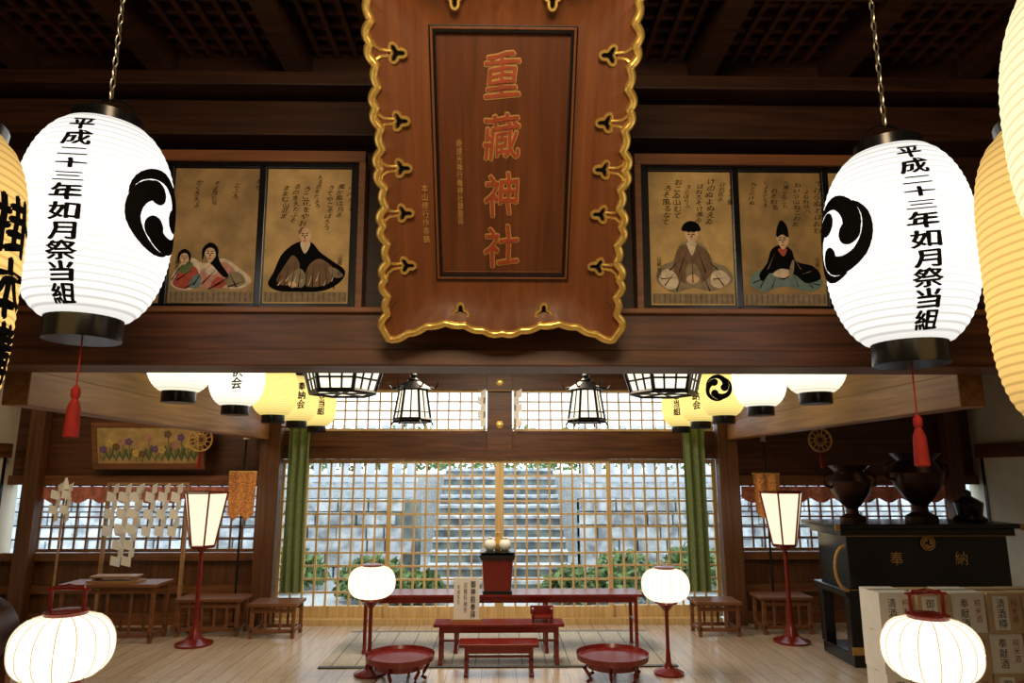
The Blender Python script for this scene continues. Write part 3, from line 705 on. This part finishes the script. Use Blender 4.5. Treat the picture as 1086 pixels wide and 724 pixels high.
mb=MB(); mb.frustum((0,0,0),4,.17,.20,0,.30,M_red,rot=rad(45)); mb.frustum((0,0,0),4,.19,.19,0,.03,M_black,rot=rad(45)); mb.frustum((0,0,0),4,.215,.235,.30,.345,M_black,rot=rad(45)); mb.frustum((0,0,0),4,.20,.235,.345,.37,M_black,rot=rad(45))
mb.obj('red_offering_stand',(-.015,6.62,.51),bevel=.004)
mb=MB()
for dx in(-.07,.07): mb.lathe([(.03,0),(.05,.02),(.055,.06),(.04,.09),(.018,.10),(.022,.115),(.03,.12)],M_white,20,(dx,0,0))
mb.lathe([(.02,0),(.035,.02),(.03,.10),(.02,.15),(.028,.16)],M_goldp,16,(0,.03,0))
mb.obj('white_sake_jars',(-.015,6.62,.88),smooth=50)
mb=MB(); mb.box(-.11,.11,-.008,.008,0,.36,M_white); mb.box(-.13,.13,-.02,.05,-.0,.02,M_tan)
fb=lambda a,b,d:(a,-.0095-d,b)
vtext(mb,'御神前参拝',.055,.335,.045,.062,fb,M_ink,.02); vtext(mb,'初穂料納所',-.01,.32,.032,.05,fb,M_ink,.0); vtext(mb,'平成吉日',-.07,.30,.026,.04,fb,M_ink,.0)
mb.obj('white_notice_board',(-.28,6.2,.34),recalc=False)
mb=MB(); mb.box(-.09,.09,-.06,.06,.03,.05,M_red); mb.box(-.09,-.07,-.06,.06,0,.11,M_red); mb.box(.07,.09,-.06,.06,0,.11,M_red); mb.box(-.1,.1,.045,.06,.05,.12,M_red); mb.obj('small_red_offering_rest',(.37,6.2,.34),bevel=.003)
mb=MB(); mb.box(-1.5,1.5,-.66,.66,0,.008,M_rug); mb.box(-1.5,1.5,-.66,-.61,0,.010,M_rugb); mb.box(-1.5,1.5,.61,.66,0,.010,M_rugb)
for i in range(15): mb.box(-1.5+.2*i+.095,-1.5+.2*i+.105,-.61,.61,.008,.0095,M_rugb)
mb.obj('straw_mat',(0,6.74,0))
# ------------------------------------------------------------ right: black altar with bronze vessels
E=empty('black_lacquer_altar',(3.68,6.3,0))
mb=MB()
mb.box(-.76,.76,-.30,.30,1.06,1.12,M_black); mb.box(-.82,.82,-.34,.34,1.12,1.16,M_black); mb.box(-.70,.70,-.27,.27,.62,1.06,M_black)
mb.box(-.76,.76,-.30,.30,.56,.62,M_black); mb.box(-.72,.72,-.28,.28,0,.10,M_black)
for a in(-.68,-.24,.24,.68):
    for b in(-.24,.24): mb.box(a-.05,a+.05,b-.04,b+.04,.1,.56,M_black)
mb.obj('altar_body',parent=E,bevel=.008)
mb=MB()
for z in(.62,1.06): mb.box(-.765,.765,-.303,-.298,z-.003,z+.003,M_goldd)
for a in(-.80,.80): mb.box(a-.02,a+.02,-.345,-.335,1.11,1.16,M_goldd)
fa=lambda a,b,d:(a,-.275-d,b)
vtext(mb,'奉',-.28,.93,.12,.12,fa,M_goldd,.01); vtext(mb,'納',.28,.93,.12,.12,fa,M_goldd,.01)
mb.tube([(.06*math.cos(a),-.285,1.0+.06*math.sin(a)) for a in [2*math.pi*i/24 for i in range(24)]],.005,M_goldd,6,closed=True)
tomoe(mb,.05,lambda x,y,d:(x,-.283-d,1.0+y),M_goldd)
mb.tube([(-.74-.10*math.sin(a),-.32,.80+.18*math.cos(a)) for a in [math.pi*i/14 for i in range(15)]],.014,M_goldd,8)
for a in(-.68,.68): mb.box(a-.055,a+.055,-.29,-.28,.1,.16,M_goldd)
mb.obj('gold_fittings',parent=E,recalc=False)
def urn(x,y,z,s):
    mb=MB(); mb.lathe([(r*s,q*s) for r,q in [(.10,0),(.10,.03),(.05,.06),(.045,.10),(.09,.15),(.15,.24),(.165,.32),(.13,.37),(.11,.40),(.15,.44),(.16,.45),(.14,.445),(.10,.42)]],M_bronze,28)
    for sx in(-1,1): mb.tube([(sx*.15*s,0,.27*s),(sx*.21*s,0,.29*s),(sx*.22*s,0,.36*s),(sx*.15*s,0,.40*s)],.013,M_bronze,8)
    mb.obj('bronze_urn',(x,y,z),smooth=45)
urn(3.22,6.35,1.161,1.1); urn(3.85,6.35,1.161,1.35)
mb=MB(); mb.lathe([(.13,0),(.14,.02),(.10,.05),(.12,.16),(.03,.22),(.03,.26),(.001,.28)],M_black,24); mb.obj('black_lidded_vessel',(4.3,6.35,1.161),smooth=40)
# ------------------------------------------------------------ cartons
def carton(x,y,z,w,d,h,mat,t1,t2,name='gift_carton'):
    mb=MB(); mb.box(-w/2,w/2,-d/2,d/2,0,h,mat); mb.box(-w/2-.001,w/2+.001,-.02,.02,h-.002,h,M_tan)
    mb.box(-w*.36,w*.1,-d/2-.002,-d/2,h*.08,h*.92,M_white)
    vtext(mb,t1,-w*.13,h*.86,w*.27,h*.25,lambda a,b,d_:(a,-d/2-.003-d_,b),M_ink,.0)
    vtext(mb,t2,w*.28,h*.85,w*.2,h*.2,lambda a,b,d_:(a,-d/2-.001-d_,b),C_redp,.0)
    mb.obj(name,(x,y,z),bevel=.002)
rnd=random.Random(5)
for tier in range(3):
    for i in range(5):
        x=2.72+i*.245
        carton(x,5.0+rnd.uniform(-.02,.02),tier*.262,.228,.26,.26,M_white if i==0 or (i+tier)%4==0 else M_carton,['御神酒','奉献酒','清酒樽'][(i+tier)%3],'純米酒')
mb=MB(); mb.M=Matrix.Rotation(rad(90),4,'X')
mb.lathe([(.24,-.3),(.27,-.28),(.31,0),(.27,.28),(.24,.3)],M_bronze,32)
for z in(-.29,.29): mb.lathe([(.001,z-.012),(.25,z-.012),(.25,z+.012),(.001,z+.012)],M_cream,32)
mb.M=Matrix.Identity(4)
for a in(-.2,.2): mb.box(-.3,.3,a-.03,a+.03,-.42,-.36,M_frame); mb.box(-.28,-.22,a-.03,a+.03,-.42,-.12,M_frame); mb.box(.22,.28,a-.03,a+.03,-.42,-.12,M_frame)
mb.obj('taiko_drum',(-3.85,5.2,.42),smooth=40)
# ------------------------------------------------------------ outdoors
slab('ground_outside',-14,14,7.96,30,-.3,-.15,M_soil)
mb=MB()
for i in range(11):
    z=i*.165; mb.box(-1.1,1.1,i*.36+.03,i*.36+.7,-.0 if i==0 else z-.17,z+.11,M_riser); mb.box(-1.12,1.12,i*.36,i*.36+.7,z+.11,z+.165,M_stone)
mb.obj('stone_steps',(0,10.6,-.15),bevel=.01)
for s in(-1,1):
    mb=MB(); r=random.Random(11+s)
    for j in range(6):
        x=-3.6
        while x<3.2:
            w=r.uniform(.3,.75); mb.box(x,x+w-.03,-.12+r.uniform(-.05,.03),.3,j*.22,j*.22+.20,M_stone); x+=w
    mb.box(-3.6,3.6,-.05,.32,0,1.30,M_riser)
    mb.obj('stone_retaining_wall',(s*4.95,11.9,-.15),bevel=.012)
    mb=MB()
    for k in range(30): mb.box(-3.5+k*.235,-3.5+k*.235+.13,-.03,.03,0,1.25,M_fence)
    mb.box(-3.5,3.5,-.05,.05,1.0,1.08,M_fence); mb.box(-3.5,3.5,-.05,.05,.25,.33,M_fence)
    mb.obj('picket_fence',(s*4.95,12.35,1.17))
slab('terrace_outside',-14,14,14.95,30,-.15,1.55,M_soil)
def shrub(x,y,z,R,name='shrub'):
    r=random.Random(int(x*10+y*7)); mb=MB()
    for i in range(int(600*max(1,R))):
        u=Vector((r.gauss(0,1),r.gauss(0,1),r.gauss(0,1))).normalized()*R*r.uniform(.55,1); u.z=.09+abs(u.z)*.95
        a=Vector((r.gauss(0,1),r.gauss(0,1),r.gauss(0,1))).normalized()*.08; b=a.orthogonal().normalized()*.04
        mb.add([u-a,u+b,u+a,u-b],[(0,1,2,3)],M_leaf)
    mb.tube([(0,0,0),(.02,0,R*.6)],.03,M_post); mb.obj(name,(x,y,z),recalc=False)
for a in((1.75,10.0,-.15,.60),(.98,9.75,-.15,.42),(-1.75,10.0,-.15,.55),(-1.08,9.7,-.15,.36),(3.0,10.9,-.15,.6),(-3.2,10.9,-.15,.6)): shrub(*a)
for a in((1.9,16.4,1.56,1.1),(-2.1,16.5,1.56,1.2),(3.9,16.4,1.56,1.1),(-4.2,16.4,1.56,1.0),(0.2,19,1.56,1.4)): shrub(*a,name='terrace_bush')
# ------------------------------------------------------------ light
w=bpy.data.worlds.new('sky'); S.world=w; w.use_nodes=True; bg=w.node_tree.nodes['Background']; bg.inputs[0].default_value=(.80,.91,1,1); bg.inputs[1].default_value=2.7
def area(name,loc,tgt,e,size,col=(1,.73,.44)):
    l=bpy.data.lights.new(name,'AREA'); l.energy=e; l.size=size; l.color=col
    o=bpy.data.objects.new(name,l); COL.objects.link(o); o.location=loc; o.rotation_euler=(Vector(tgt)-Vector(loc)).to_track_quat('-Z','Y').to_euler(); return o
area('fill_light_hall',(0,.2,3.5),(0,3.4,2.4),82,1.0)  # added warm fill on the plaque, for ceiling lamps presumed behind the camera
area('fill_light_inner',(0,5.9,2.85),(0,6.0,0),66,1.4,(1,.82,.58))  # unseen fill, added overhead to brighten the inner floor
area('fill_light_aisle_left',(-3.9,6.0,2.8),(-3.9,7.2,.6),20,1.0,(1,.78,.5))  # added fill that lifts the left aisle and its paper streamers
area('fill_light_aisle_right',(4.0,5.2,2.8),(3.9,5.3,0),2.5,.8)  # faint added fill over the right aisle, no fixture
# ------------------------------------------------------------ camera
cam=bpy.data.cameras.new('camera'); co=bpy.data.objects.new('camera',cam); COL.objects.link(co)
cam.sensor_width=36; cam.lens=24; cam.clip_start=.05
co.location=(0,0,1.6); co.rotation_euler=(rad(100.8),0,rad(-1.03)); S.camera=co
S.view_settings.view_transform='Standard'
